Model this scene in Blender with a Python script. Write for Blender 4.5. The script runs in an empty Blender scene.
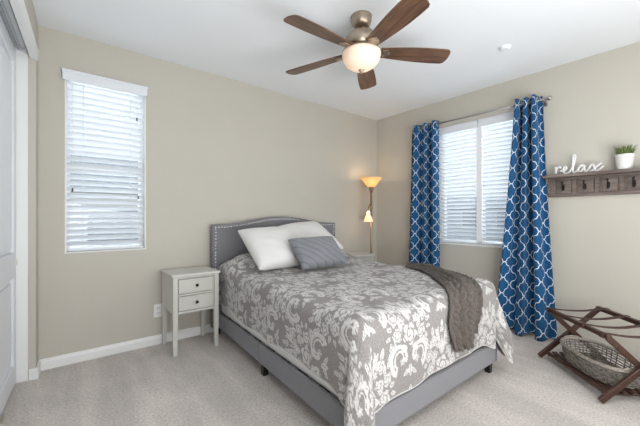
import bpy, bmesh, math, random
import numpy as np
from mathutils import Vector, Matrix, noise as mnoise

random.seed(7)
S = bpy.context.scene
COL = S.collection
PI = math.pi

# ------------------------------------------------------------------ camera, world, lights, exposure
cam_d = bpy.data.cameras.new('camera'); cam = bpy.data.objects.new('camera', cam_d); COL.objects.link(cam)
cam.location = (0.09, -3.03, 1.084)
_a = math.radians(50.8)
cam.rotation_euler = (PI/2, 0, -(PI/2 - _a))
cam_d.sensor_width = 36.0; cam_d.lens = 325.0/640.0*36.0
cam_d.shift_y = 4.0/640.0
cam_d.clip_start = 0.02; cam_d.clip_end = 300
S.camera = cam

W = bpy.data.worlds.new('sky'); S.world = W; W.use_nodes = True
wn = W.node_tree.nodes; wl = W.node_tree.links; wn.clear()
wo = wn.new('ShaderNodeOutputWorld'); wb = wn.new('ShaderNodeBackground')
wtc = wn.new('ShaderNodeTexCoord'); wsep = wn.new('ShaderNodeSeparateXYZ'); wr = wn.new('ShaderNodeValToRGB')
wl.new(wtc.outputs['Generated'], wsep.inputs[0]); wl.new(wsep.outputs['Z'], wr.inputs[0])
wr.color_ramp.elements[0].position = 0.0; wr.color_ramp.elements[0].color = (0.93, 0.95, 0.97, 1)
wr.color_ramp.elements[1].position = 0.6; wr.color_ramp.elements[1].color = (0.62, 0.78, 0.97, 1)
wl.new(wr.outputs[0], wb.inputs[0]); wb.inputs[1].default_value = 1.45
wl.new(wb.outputs[0], wo.inputs[0])

def area(name, loc, target, sx, sy, power, color=(1, 1, 1)):
    d = bpy.data.lights.new(name, 'AREA'); d.shape = 'RECTANGLE'; d.size = sx; d.size_y = sy
    d.energy = power; d.color = color
    o = bpy.data.objects.new(name, d); COL.objects.link(o); o.location = loc
    o.rotation_euler = (Vector(target) - Vector(loc)).to_track_quat('-Z', 'Y').to_euler()
    return o

# unseen fill lights added behind the camera, and daylight outside both windows
area('fill_behind_camera', (1.2, -3.95, 1.75), (1.5, -1.7, 0.2), 3.0, 1.2, 4, (1.0, 0.99, 0.98))  # added weak fill toward the bed and floor, no real source there
area('fill_up_to_ceiling', (1.3, -3.9, 0.9), (1.6, -2.4, 2.44), 2.6, 1.4, 140, (0.925, 0.965, 1.0))  # added fill aimed up, so the ceiling returns soft light
area('fill_overhead', (1.3, -3.55, 2.40), (1.3, -3.50, 0), 2.2, .8, 20, (0.98, 0.99, 1.0))  # added downward fill to brighten the front carpet, not a real fixture
area('daylight_back_window', (0.41, 1.1, 1.9), (0.41, 0.0, 1.4), 1.3, 1.6, 55, (0.90, 0.95, 1.0))
area('daylight_right_window', (4.75, -1.39, 1.9), (3.6, -1.39, 1.4), 1.6, 1.7, 95, (0.90, 0.95, 1.0))

S.view_settings.view_transform = 'Standard'
S.view_settings.look = 'None'
S.view_settings.exposure = -0.30
S.view_settings.gamma = 1.0
S.view_settings.use_curve_mapping = False

# ------------------------------------------------------------------ materials
def new_mat(name):
    m = bpy.data.materials.new(name); m.use_nodes = True
    nt = m.node_tree
    return m, nt, nt.nodes['Principled BSDF']

def setp(p, **k):
    names = dict(color='Base Color', rough='Roughness', metal='Metallic', spec='Specular IOR Level', ecol='Emission Color',
                 estr='Emission Strength', sheen='Sheen Weight', trans='Transmission Weight', coat='Coat Weight')
    for a, v in k.items():
        p.inputs[names[a]].default_value = (*v, 1) if a in ('color', 'ecol') else v

def plain(name, color, rough=0.5, metal=0.0, noise=0.0, nscale=30, bump=0.0, bscale=200, sheen=0.0, spec=0.5, coords='Object'):
    m, nt, p = new_mat(name)
    setp(p, color=color, rough=rough, metal=metal, sheen=sheen, spec=spec)
    N, L = nt.nodes, nt.links
    tc = N.new('ShaderNodeTexCoord')
    nz = N.new('ShaderNodeTexNoise'); nz.inputs['Scale'].default_value = nscale; nz.inputs['Detail'].default_value = 4
    L.new(tc.outputs[coords], nz.inputs['Vector'])
    if noise > 0:
        rp = N.new('ShaderNodeValToRGB')
        rp.color_ramp.elements[0].position = .3; rp.color_ramp.elements[1].position = .7
        rp.color_ramp.elements[0].color = tuple(c*(1-noise) for c in color) + (1,)
        rp.color_ramp.elements[1].color = tuple(min(1, c*(1+noise)) for c in color) + (1,)
        L.new(nz.outputs['Fac'], rp.inputs[0]); L.new(rp.outputs[0], p.inputs['Base Color'])
    if bump > 0:
        n2 = N.new('ShaderNodeTexNoise'); n2.inputs['Scale'].default_value = bscale; n2.inputs['Detail'].default_value = 2
        L.new(tc.outputs[coords], n2.inputs['Vector'])
        b = N.new('ShaderNodeBump'); b.inputs['Strength'].default_value = bump; b.inputs['Distance'].default_value = .01
        L.new(n2.outputs['Fac'], b.inputs['Height']); L.new(b.outputs[0], p.inputs['Normal'])
    return m

def wood(name, c1, c2, rough=0.45, scale=(2, 30, 30), coords='Object'):
    m, nt, p = new_mat(name); N, L = nt.nodes, nt.links
    tc = N.new('ShaderNodeTexCoord'); mp = N.new('ShaderNodeMapping'); mp.inputs['Scale'].default_value = scale
    L.new(tc.outputs[coords], mp.inputs[0])
    nz = N.new('ShaderNodeTexNoise'); nz.inputs['Scale'].default_value = 1.5; nz.inputs['Detail'].default_value = 6; nz.inputs['Distortion'].default_value = .6
    L.new(mp.outputs[0], nz.inputs['Vector'])
    rp = N.new('ShaderNodeValToRGB'); rp.color_ramp.elements[0].position = .35; rp.color_ramp.elements[1].position = .68
    rp.color_ramp.elements[0].color = (*c1, 1); rp.color_ramp.elements[1].color = (*c2, 1)
    L.new(nz.outputs['Fac'], rp.inputs[0]); L.new(rp.outputs[0], p.inputs['Base Color'])
    b = N.new('ShaderNodeBump'); b.inputs['Strength'].default_value = .15; b.inputs['Distance'].default_value = .004
    L.new(nz.outputs['Fac'], b.inputs['Height']); L.new(b.outputs[0], p.inputs['Normal'])
    setp(p, rough=rough)
    return m

M = {}
M['wall'] = plain('greige_paint', (0.524, 0.492, 0.430), .85, noise=.015, nscale=3, bump=.06, bscale=260)
M['ceiling'] = plain('ceiling_paint', (0.835, 0.855, 0.875), .9, bump=.06, bscale=220)
M['trim'] = plain('white_trim', (0.80, 0.80, 0.79), .4)
M['door'] = plain('closet_door_white', (0.74, 0.76, 0.79), .42)
M['vinyl'] = plain('window_vinyl', (0.84, 0.85, 0.86), .4)
M['valance'] = plain('blind_valance', (0.74, 0.765, 0.80), .45)
M['nickel'] = plain('brushed_nickel', (0.62, 0.58, 0.53), .32, 1.0, noise=.06, nscale=60)
M['fanmetal'] = plain('antique_fan_nickel', (0.42, 0.345, 0.275), .34, 1.0, noise=.06, nscale=60)
M['rodmetal'] = plain('pewter_rod', (0.42, 0.40, 0.38), .38, 1.0)
M['bronze'] = plain('antique_bronze', (0.40, 0.27, 0.17), .38, .9)
M['black'] = plain('black_iron', (0.015, 0.014, 0.014), .45, .4)
M['blackleg'] = plain('black_bed_leg', (0.012, 0.012, 0.013), .4)
M['headboard'] = plain('grey_linen', (0.200, 0.196, 0.210), .85, noise=.10, nscale=300, bump=.25, bscale=500, sheen=.2)
M['nail'] = plain('nailhead_silver', (0.75, 0.74, 0.74), .25, .9)
M['mattress'] = plain('white_mattress_fabric', (0.78, 0.77, 0.75), .85, noise=.03, nscale=20, bump=.15, bscale=60)
M['pillow_white'] = plain('white_pillow_cotton', (0.70, 0.685, 0.67), .85, bump=.2, bscale=25, sheen=.2)
M['throw'] = plain('taupe_knit', (0.100, 0.082, 0.070), .95, noise=.3, nscale=140, bump=.7, bscale=230, sheen=.08)
M['nightstand'] = plain('pale_grey_paint', (0.60, 0.59, 0.545), .45, noise=.02, nscale=8)
M['knob'] = plain('dark_bronze_knob', (0.02, 0.018, 0.016), .35, .6)
M['plastic'] = plain('white_plastic', (0.82, 0.82, 0.80), .35)
M['slot'] = plain('outlet_slot_dark', (0.05, 0.05, 0.05), .6)
M['rackwood'] = wood('walnut_stain', (0.032, 0.014, 0.009), (0.085, 0.036, 0.022), .38, (6, 60, 60))
M['strap'] = plain('brown_webbing', (0.060, 0.028, 0.022), .7, noise=.2, nscale=300)
M['wicker'] = plain('grey_wash_wicker', (0.22, 0.195, 0.17), .75, noise=.35, nscale=45, bump=.4, bscale=150)
M['wickerrim'] = plain('pale_wicker_rim', (0.34, 0.30, 0.255), .7, noise=.25, nscale=60)
M['shelfwood'] = wood('weathered_grey_wood', (0.118, 0.088, 0.074), (0.215, 0.17, 0.148), .7, (40, 3, 40))
M['shelfpanel'] = wood('weathered_panel_wood', (0.138, 0.105, 0.089), (0.24, 0.193, 0.168), .7, (40, 4, 40))
M['white_sign'] = plain('white_painted_wood', (0.76, 0.75, 0.74), .45)
M['pot'] = plain('white_ceramic_pot', (0.70, 0.70, 0.67), .45)
M['soil'] = plain('dark_soil', (0.05, 0.035, 0.02), .95, noise=.4, nscale=80)
M['grass'] = plain('artificial_grass_green', (0.125, 0.175, 0.040), .55, noise=.5, nscale=90)
M['blade'] = wood('fan_blade_walnut', (0.070, 0.036, 0.022), (0.185, 0.098, 0.058), .35, (3, 40, 40))
M['cord'] = plain('white_cord', (0.78, 0.79, 0.80), .7)
M['cordknob'] = plain('dark_cord_tassel', (0.10, 0.09, 0.085), .6)
M['house'] = plain('stucco_exterior', (0.80, 0.79, 0.77), .9, noise=.05, nscale=4)
M['housegrey'] = plain('grey_exterior', (0.60, 0.61, 0.63), .9, noise=.05, nscale=4)
M['housewin'] = plain('dark_exterior_window', (0.30, 0.32, 0.35), .2)
M['roof'] = plain('grey_roof_shingle', (0.50, 0.49, 0.49), .9, noise=.2, nscale=10)
M['ground'] = plain('pale_concrete_yard', (0.55, 0.54, 0.51), .9, noise=.1, nscale=2)
M['leaf'] = plain('tree_foliage', (0.16, 0.20, 0.09), .8, noise=.4, nscale=6)
M['bark'] = plain('tree_bark', (0.12, 0.09, 0.06), .9)
M['track'] = plain('closet_track_metal', (0.60, 0.63, 0.67), .4)

def slat_mat():
    m = bpy.data.materials.new('faux_wood_slat'); m.use_nodes = True; nt = m.node_tree; N, L = nt.nodes, nt.links
    p = N['Principled BSDF']; setp(p, color=(0.86, 0.88, 0.90), rough=.4)
    t = N.new('ShaderNodeBsdfTranslucent'); t.inputs['Color'].default_value = (.80, .86, .92, 1)
    mx = N.new('ShaderNodeMixShader'); mx.inputs[0].default_value = .15
    L.new(p.outputs[0], mx.inputs[1]); L.new(t.outputs[0], mx.inputs[2]); L.new(mx.outputs[0], N['Material Output'].inputs['Surface'])
    return m
M['slat'] = slat_mat()

def glass_mat():
    m = bpy.data.materials.new('window_glass'); m.use_nodes = True; nt = m.node_tree; N, L = nt.nodes, nt.links
    N.remove(N['Principled BSDF'])
    t = N.new('ShaderNodeBsdfTransparent'); t.inputs['Color'].default_value = (.95, .97, .98, 1)
    g = N.new('ShaderNodeBsdfGlossy'); g.inputs['Roughness'].default_value = .02
    f = N.new('ShaderNodeFresnel'); f.inputs['IOR'].default_value = 1.45
    mx = N.new('ShaderNodeMixShader'); L.new(f.outputs[0], mx.inputs[0])
    L.new(t.outputs[0], mx.inputs[1]); L.new(g.outputs[0], mx.inputs[2]); L.new(mx.outputs[0], N['Material Output'].inputs['Surface'])
    return m
M['glass'] = glass_mat()

def glow_mat(name, col, ecol, strength, tr=.5):
    m = bpy.data.materials.new(name); m.use_nodes = True; nt = m.node_tree; N, L = nt.nodes, nt.links
    p = N['Principled BSDF']; setp(p, color=col, rough=.35, ecol=ecol, estr=strength)
    t = N.new('ShaderNodeBsdfTranslucent'); t.inputs['Color'].default_value = (*col, 1)
    mx = N.new('ShaderNodeMixShader'); mx.inputs[0].default_value = tr
    L.new(p.outputs[0], mx.inputs[1]); L.new(t.outputs[0], mx.inputs[2])
    L.new(mx.outputs[0], N['Material Output'].inputs['Surface'])
    return m
M['fanbowl'] = glow_mat('frosted_bowl_glass', (0.86, 0.78, 0.68), (1.0, 0.74, 0.56), 0.16, .2)
M['lampbowl'] = glow_mat('amber_lamp_glass', (0.88, 0.70, 0.42), (1.0, 0.56, 0.20), 0.55, .5)
M['lampshade'] = glow_mat('frosted_reading_shade', (0.9, 0.75, 0.62), (1.0, 0.66, 0.42), 1.0, .5)
M['bulb'] = glow_mat('lamp_bulb', (1, .9, .75), (1.0, 0.80, 0.52), 5.0, .1)

def carpet_mat():
    m, nt, p = new_mat('beige_carpet'); N, L = nt.nodes, nt.links
    tc = N.new('ShaderNodeTexCoord')
    def nz(scale, det, rough=.6):
        n = N.new('ShaderNodeTexNoise'); n.inputs['Scale'].default_value = scale; n.inputs['Detail'].default_value = det
        n.inputs['Roughness'].default_value = rough
        L.new(tc.outputs['Object'], n.inputs['Vector']); return n
    a = nz(80, 4, .8); b = nz(2.6, 3); c = nz(280, 2)
    r = N.new('ShaderNodeValToRGB'); r.color_ramp.elements[0].position = .36; r.color_ramp.elements[1].position = .64
    r.color_ramp.elements[0].color = (0.575, 0.510, 0.468, 1); r.color_ramp.elements[1].color = (0.95, 0.868, 0.808, 1)
    L.new(a.outputs['Fac'], r.inputs[0])
    r2 = N.new('ShaderNodeValToRGB'); r2.color_ramp.elements[0].position = .38; r2.color_ramp.elements[1].position = .62
    r2.color_ramp.elements[0].color = (.93, .93, .93, 1); r2.color_ramp.elements[1].color = (1.04, 1.04, 1.04, 1)
    L.new(b.outputs['Fac'], r2.inputs[0])
    mu = N.new('ShaderNodeMix'); mu.data_type = 'RGBA'; mu.blend_type = 'MULTIPLY'; mu.inputs[0].default_value = 1
    L.new(r.outputs[0], mu.inputs[6]); L.new(r2.outputs[0], mu.inputs[7])
    # vacuum lanes: brushed pile, long in Y
    mp = N.new('ShaderNodeMapping'); mp.inputs['Scale'].default_value = (5.5, .8, 1); mp.inputs['Rotation'].default_value = (0, 0, .12); L.new(tc.outputs['Object'], mp.inputs[0])
    ln = N.new('ShaderNodeTexNoise'); ln.inputs['Scale'].default_value = 1.0; ln.inputs['Detail'].default_value = 3; L.new(mp.outputs[0], ln.inputs['Vector'])
    r3 = N.new('ShaderNodeValToRGB'); r3.color_ramp.elements[0].position = .45; r3.color_ramp.elements[1].position = .68
    r3.color_ramp.elements[0].color = (.95, .95, .95, 1); r3.color_ramp.elements[1].color = (1.16, 1.16, 1.15, 1); L.new(ln.outputs['Fac'], r3.inputs[0])
    mu2 = N.new('ShaderNodeMix'); mu2.data_type = 'RGBA'; mu2.blend_type = 'MULTIPLY'; mu2.inputs[0].default_value = 1
    L.new(mu.outputs[2], mu2.inputs[6]); L.new(r3.outputs[0], mu2.inputs[7]); L.new(mu2.outputs[2], p.inputs['Base Color'])
    bp = N.new('ShaderNodeBump'); bp.inputs['Strength'].default_value = .8; bp.inputs['Distance'].default_value = .014
    ad = N.new('ShaderNodeMath'); ad.operation = 'ADD'; L.new(a.outputs['Fac'], ad.inputs[0]); L.new(c.outputs['Fac'], ad.inputs[1])
    L.new(ad.outputs[0], bp.inputs['Height']); L.new(bp.outputs[0], p.inputs['Normal'])
    setp(p, rough=1.0, spec=.1, sheen=.25)
    return m
M['carpet'] = carpet_mat()

def trellis_mat():
    """blue curtain cloth with a white ogee trellis; pattern is laid out on the cloth's own UVs (metres)"""
    m, nt, p = new_mat('blue_trellis_cloth'); N, L = nt.nodes, nt.links
    uv = N.new('ShaderNodeUVMap'); uv.uv_map = 'UVMap'
    sp = N.new('ShaderNodeSeparateXYZ'); L.new(uv.outputs[0], sp.inputs[0])
    def mth(op, a, b=None, c=None):
        n = N.new('ShaderNodeMath'); n.operation = op
        for i, v in enumerate((a, b, c)):
            if v is None: continue
            if isinstance(v, (int, float)): n.inputs[i].default_value = v
            else: L.new(v, n.inputs[i])
        return n.outputs[0]
    CW, CH = 0.142, 0.147
    X = mth('PINGPONG', mth('MULTIPLY', sp.outputs['X'], 2*PI/CW), PI)
    Y = mth('PINGPONG', mth('MULTIPLY', sp.outputs['Y'], 2*PI/CH), PI)
    d = mth('SUBTRACT', X, Y)
    s1 = mth('MULTIPLY', mth('SINE', mth('MULTIPLY', d, 2.0)), 0.27)
    F = mth('SUBTRACT', mth('SUBTRACT', mth('ADD', X, Y), PI), s1)
    g = mth('MULTIPLY', mth('COSINE', mth('MULTIPLY', d, 2.0)), 0.54)
    grad = mth('SQRT', mth('ADD', mth('MULTIPLY', g, g), 1.0))
    dist = mth('DIVIDE', mth('ABSOLUTE', F), grad)
    line = mth('LESS_THAN', dist, 0.195)
    nz = N.new('ShaderNodeTexNoise'); nz.inputs['Scale'].default_value = 12; L.new(uv.outputs[0], nz.inputs['Vector'])
    mx = N.new('ShaderNodeMix'); mx.data_type = 'RGBA'
    mx.inputs[6].default_value = (0.009, 0.078, 0.198, 1); mx.inputs[7].default_value = (0.66, 0.72, 0.78, 1)
    L.new(line, mx.inputs[0])
    L.new(mx.outputs[2], p.inputs['Base Color'])
    wv = N.new('ShaderNodeTexNoise'); wv.inputs['Scale'].default_value = 500; L.new(uv.outputs[0], wv.inputs['Vector'])
    bp = N.new('ShaderNodeBump'); bp.inputs['Strength'].default_value = .1; bp.inputs['Distance'].default_value = .002
    L.new(wv.outputs['Fac'], bp.inputs['Height']); L.new(bp.outputs[0], p.inputs['Normal'])
    setp(p, rough=.8, sheen=.1, spec=.25)
    return m
M['trellis'] = trellis_mat()

def spread_mat():
    m, nt, p = new_mat('damask_quilt'); N, L = nt.nodes, nt.links
    at = N.new('ShaderNodeAttribute'); at.attribute_name = 'motif'; at.attribute_type = 'GEOMETRY'
    tc = N.new('ShaderNodeTexCoord')
    nz = N.new('ShaderNodeTexNoise'); nz.inputs['Scale'].default_value = 160; nz.inputs['Detail'].default_value = 3
    L.new(tc.outputs['Object'], nz.inputs['Vector'])
    def tone(a, b):
        r = N.new('ShaderNodeValToRGB'); r.color_ramp.elements[0].position = .35; r.color_ramp.elements[1].position = .65
        r.color_ramp.elements[0].color = (*a, 1); r.color_ramp.elements[1].color = (*b, 1); L.new(nz.outputs['Fac'], r.inputs[0]); return r
    g = tone((0.205, 0.190, 0.181), (0.278, 0.259, 0.247)); w = tone((0.49, 0.475, 0.46), (0.61, 0.593, 0.577))
    mx = N.new('ShaderNodeMix'); mx.data_type = 'RGBA'
    L.new(at.outputs['Fac'], mx.inputs[0]); L.new(g.outputs[0], mx.inputs[6]); L.new(w.outputs[0], mx.inputs[7])
    L.new(mx.outputs[2], p.inputs['Base Color'])
    vo = N.new('ShaderNodeTexVoronoi'); vo.inputs['Scale'].default_value = 75; L.new(tc.outputs['Object'], vo.inputs['Vector'])
    bp = N.new('ShaderNodeBump'); bp.inputs['Strength'].default_value = .55; bp.inputs['Distance'].default_value = .006; bp.invert = True
    L.new(vo.outputs['Distance'], bp.inputs['Height']); L.new(bp.outputs[0], p.inputs['Normal'])
    setp(p, rough=.9, sheen=.2, spec=.2)
    return m
M['spread'] = spread_mat()

def lumbar_mat():
    m, nt, p = new_mat('grey_pintuck_cloth'); N, L = nt.nodes, nt.links
    uv = N.new('ShaderNodeUVMap'); uv.uv_map = 'UVMap'
    wv = N.new('ShaderNodeTexWave'); wv.inputs['Scale'].default_value = 1.9; wv.inputs['Distortion'].default_value = 1.2; wv.inputs['Detail'].default_value = 0
    wv.bands_direction = 'DIAGONAL'
    L.new(uv.outputs[0], wv.inputs['Vector'])
    r = N.new('ShaderNodeValToRGB'); r.color_ramp.elements[0].position = .02; r.color_ramp.elements[1].position = .12
    r.color_ramp.elements[0].color = (0.135, 0.138, 0.155, 1); r.color_ramp.elements[1].color = (0.205, 0.21, 0.232, 1)
    L.new(wv.outputs['Fac'], r.inputs[0]); L.new(r.outputs[0], p.inputs['Base Color'])
    bp = N.new('ShaderNodeBump'); bp.inputs['Strength'].default_value = .5; bp.inputs['Distance'].default_value = .01
    L.new(wv.outputs['Fac'], bp.inputs['Height']); L.new(bp.outputs[0], p.inputs['Normal'])
    setp(p, rough=.75, sheen=.2)
    return m
M['lumbar'] = lumbar_mat()

# ------------------------------------------------------------------ mesh helpers
class MB:
    def __init__(s): s.v = []; s.f = []; s.sm = []; s.uv = []
    def add(s, verts, faces, smooth=False):
        o = len(s.v); s.v += [tuple(v) for v in verts]
        s.f += [tuple(i + o for i in f) for f in faces]; s.sm += [smooth]*len(faces); return s
    def box(s, lo, hi, mat=None):
        x0, y0, z0 = lo; x1, y1, z1 = hi
        vs = [Vector(p) for p in ((x0,y0,z0),(x1,y0,z0),(x1,y1,z0),(x0,y1,z0),(x0,y0,z1),(x1,y0,z1),(x1,y1,z1),(x0,y1,z1))]
        if mat: vs = [mat @ v for v in vs]
        return s.add(vs, [(0,3,2,1),(4,5,6,7),(0,1,5,4),(1,2,6,5),(2,3,7,6),(3,0,4,7)])
    def bar(s, p, q, w, h, up=(0, 0, 1)):
        """box beam from p to q; w across, h along up"""
        p, q = Vector(p), Vector(q); d = (q - p).normalized(); side = d.cross(Vector(up)).normalized(); u = side.cross(d).normalized()
        vs = [b + side*a*w/2 + u*c*h/2 for b in (p, q) for a, c in ((-1,-1),(1,-1),(1,1),(-1,1))]
        return s.add(vs, [(0,1,2,3),(7,6,5,4),(0,4,5,1),(1,5,6,2),(2,6,7,3),(3,7,4,0)])
    def tube(s, pts, r, n=8, closed=False, caps=True):
        pts = [Vector(p) for p in pts]; m = len(pts); vs = []; fs = []
        rs = r if isinstance(r, (list, tuple)) else [r]*m
        ref = None
        for i, p in enumerate(pts):
            a = pts[(i-1) % m] if (closed or i > 0) else p
            b = pts[(i+1) % m] if (closed or i < m-1) else p
            t = (b - a).normalized()
            if ref is None:
                ref = Vector((0, 0, 1)) if abs(t.z) < .9 else Vector((1, 0, 0))
            u = (ref - t*ref.dot(t)).normalized(); ref = u; w = t.cross(u)
            for k in range(n):
                an = 2*PI*k/n; vs.append(p + (u*math.cos(an) + w*math.sin(an))*rs[i])
        for i in range(m if closed else m-1):
            for k in range(n):
                a, b = i*n + k, i*n + (k+1) % n; c, d = ((i+1) % m)*n + (k+1) % n, ((i+1) % m)*n + k
                fs.append((a, b, c, d))
        if caps and not closed:
            fs.append(tuple(range(n-1, -1, -1))); fs.append(tuple((m-1)*n + k for k in range(n)))
        return s.add(vs, fs, True)
    def lathe(s, prof, n=32, origin=(0, 0, 0), mat=None):
        """prof: (r, z) from bottom to top"""
        o = Vector(origin); vs = []; fs = []
        for r, z in prof:
            for k in range(n):
                a = 2*PI*k/n; v = Vector((r*math.cos(a), r*math.sin(a), z)); v = (mat @ v) if mat else v; vs.append(v + o)
        for i in range(len(prof)-1):
            for k in range(n):
                fs.append((i*n+k, i*n+(k+1) % n, (i+1)*n+(k+1) % n, (i+1)*n+k))
        fs2 = []
        if prof[0][0] > 1e-5: fs2.append(tuple(range(n-1, -1, -1)))
        if prof[-1][0] > 1e-5: fs2.append(tuple((len(prof)-1)*n+k for k in range(n)))
        s.add(vs, fs, True)
        o2 = len(s.v) - len(vs)
        for f in fs2: s.f.append(tuple(i+o2 for i in f)); s.sm.append(False)
        return s
    def grid(s, P, smooth=True, closed_u=False):
        """P: list of rows of points"""
        R = len(P); C_ = len(P[0]); vs = [p for row in P for p in row]; fs = []
        for i in range(R-1):
            for j in range(C_ if closed_u else C_-1):
                fs.append((i*C_+j, i*C_+(j+1) % C_, (i+1)*C_+(j+1) % C_, (i+1)*C_+j))
        return s.add(vs, fs, smooth)
    def prism(s, poly, d0, d1, axis='y'):
        """outline poly of (a, b) extruded along axis"""
        n = len(poly)
        def mk(a, b, d): return {'y': (a, d, b), 'x': (d, a, b), 'z': (a, b, d)}[axis]
        vs = [mk(a, b, d0) for a, b in poly] + [mk(a, b, d1) for a, b in poly]
        fs = [tuple(range(n)), tuple(range(2*n-1, n-1, -1))] + [(i, i+n, (i+1) % n + n, (i+1) % n) for i in range(n)]
        return s.add(vs, fs)
    def build(s, name, mat, parent=None, bevel=0, seg=2, weld=False, angle=35, solid=0, subd=0):
        me = bpy.data.meshes.new(name); me.from_pydata(s.v, [], s.f)
        me.polygons.foreach_set('use_smooth', s.sm)
        bm = bmesh.new(); bm.from_mesh(me)
        if weld: bmesh.ops.remove_doubles(bm, verts=bm.verts, dist=1e-5)
        bmesh.ops.recalc_face_normals(bm, faces=bm.faces); bm.to_mesh(me); bm.free()
        me.materials.append(M[mat] if isinstance(mat, str) else mat)
        o = bpy.data.objects.new(name, me); COL.objects.link(o)
        if parent is not None: o.parent = parent
        if solid:
            md = o.modifiers.new('solid', 'SOLIDIFY'); md.thickness = solid; md.offset = 0
        if bevel:
            md = o.modifiers.new('bevel', 'BEVEL'); md.width = bevel; md.segments = seg; md.limit_method = 'ANGLE'; md.angle_limit = math.radians(angle)
            md.harden_normals = False
        if subd:
            md = o.modifiers.new('subd', 'SUBSURF'); md.levels = subd; md.render_levels = subd
        return o

def tag(o, label=None, cat=None, group=None, kind=None):
    if label: o['label'] = label
    if cat: o['category'] = cat
    if group: o['group'] = group
    if kind: o['kind'] = kind
    return o

def empty(name, loc=(0, 0, 0), rz=0.0):
    o = bpy.data.objects.new(name, None); COL.objects.link(o); o.location = loc; o.rotation_euler = (0, 0, rz); o.empty_display_size = .1
    return o

def struct(o): o['kind'] = 'structure'; return o

def copy_tree(o, parent=None):
    c = o.copy(); COL.objects.link(c)
    if parent is not None: c.parent = parent
    for ch in [x for x in bpy.data.objects if x.parent == o]: copy_tree(ch, c)
    return c

def catmull(pts, n=8, closed=False):
    pts = [Vector(p) for p in pts]; out = []; m = len(pts)
    rng = range(m) if closed else range(m-1)
    for i in rng:
        p0 = pts[(i-1) % m] if (closed or i > 0) else pts[0]; p1 = pts[i]; p2 = pts[(i+1) % m]
        p3 = pts[(i+2) % m] if (closed or i < m-2) else pts[-1]
        for k in range(n):
            t = k/n
            out.append(.5*((2*p1) + (p2-p0)*t + (2*p0-5*p1+4*p2-p3)*t*t + (3*p1-p0-3*p2+p3)*t**3))
    if not closed: out.append(pts[-1])
    return out

def sstep(a, b, x):
    t = max(0., min(1., (x-a)/(b-a))); return t*t*(3-2*t)

# ------------------------------------------------------------------ room shell
H = 2.44; XB = 3.59; YF = -4.15
WX0, WX1, WZ0, WZ1 = 0.145, 0.680, 0.815, 2.135          # back-wall window opening
VY0, VY1, VZ0, VZ1 = -1.865, -0.945, 0.785, 2.125        # right-wall window opening
struct(MB().box((-1.1, YF, -.06), (XB+.15, .15, 0)).build('floor', 'carpet'))
struct(MB().box((-1.1, YF, H), (XB+.15, .15, H+.08)).build('ceiling', 'ceiling'))
b = MB(); T = .13
b.box((-.8, 0, 0), (WX0, T, H)); b.box((WX1, 0, 0), (XB+T, T, H)); b.box((WX0, 0, 0), (WX1, T, WZ0)); b.box((WX0, 0, WZ1), (WX1, T, H))
struct(b.build('wall_back', 'wall', weld=True))
b = MB()
b.box((XB, VY1, 0), (XB+T, 0, H)); b.box((XB, YF, 0), (XB+T, VY0, H)); b.box((XB, VY0, 0), (XB+T, VY1, VZ0)); b.box((XB, VY0, VZ1), (XB+T, VY1, H))
struct(b.build('wall_right', 'wall', weld=True))

struct(MB().box((-.8, YF-.13, 0), (XB+.13, YF, H)).build('wall_front', 'wall'))
# closet side: its plane runs a few degrees off square
CR = math.radians(-3.6)
wl_ = MB().box((-.13, -.14, 0), (0, 0, H))
wl_.box((-.13, YF, 2.20), (0, -.14, H)); wl_.box((-.13, YF, 0), (0, -2.75, 2.20))
w_ = struct(wl_.build('wall_left', 'wall', weld=True, bevel=.006)); w_.rotation_euler = (0, 0, CR)
cl = MB().box((-.74, -2.9, 0), (-.70, 0.0, H)).box((-.70, -2.9, 0), (-.13, -2.86, H))
w_ = struct(cl.build('wall_closet', 'wall')); w_.rotation_euler = (0, 0, CR)
w_ = struct(MB().box((-.128, -.1435, 0), (-.040, -.1402, 2.20)).build('trim_1', 'trim', bevel=.001)); w_.rotation_euler = (0, 0, CR)
hd = MB().box((-.030, -2.75, 2.140), (.012, -.12, 2.212))
w_ = struct(hd.build('trim_2', 'trim', bevel=.003)); w_.rotation_euler = (0, 0, CR)
tr = MB().box((-.128, -2.75, 2.192), (-.032, -.144, 2.1995))
w_ = struct(tr.build('trim_3', 'trim')); w_.rotation_euler = (0, 0, CR)
tk = MB()
for x in (-.118, -.075): tk.box((x, -2.75, 2.172), (x+.004, -.144, 2.192)); tk.box((x+.028, -2.75, 2.172), (x+.032, -.144, 2.192))
w_ = struct(tk.build('trim_4', 'track')); w_.rotation_euler = (0, 0, CR)

def baseboard(name, p, q, inward):
    p, q, n = Vector(p), Vector(q), Vector(inward)
    prof = [(0, 0), (.016, 0), (.016, .055), (.012, .066), (.010, .076), (0, .079)]
    m = MB(); rows = [[b_ + n*a + Vector((0, 0, z)) for a, z in prof] for b_ in (p, q)]
    k = len(prof); m.add(rows[0]+rows[1], [tuple(range(k)), tuple(range(2*k-1, k-1, -1))] + [(i, i+k, (i+1) % k + k, (i+1) % k) for i in range(k)])
    return struct(m.build(name, 'trim', bevel=.002))
baseboard('baseboard_back', (0.0, 0, 0), (XB, 0, 0), (0, -1, 0))
m = MB(); m.box((0, -.152, 0), (.014, -.016, .076)); m.box((-.036, -.154, 0), (.012, -.140, .076))
w_ = struct(m.build('baseboard_left', 'trim', bevel=.003)); w_.rotation_euler = (0, 0, CR)

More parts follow.
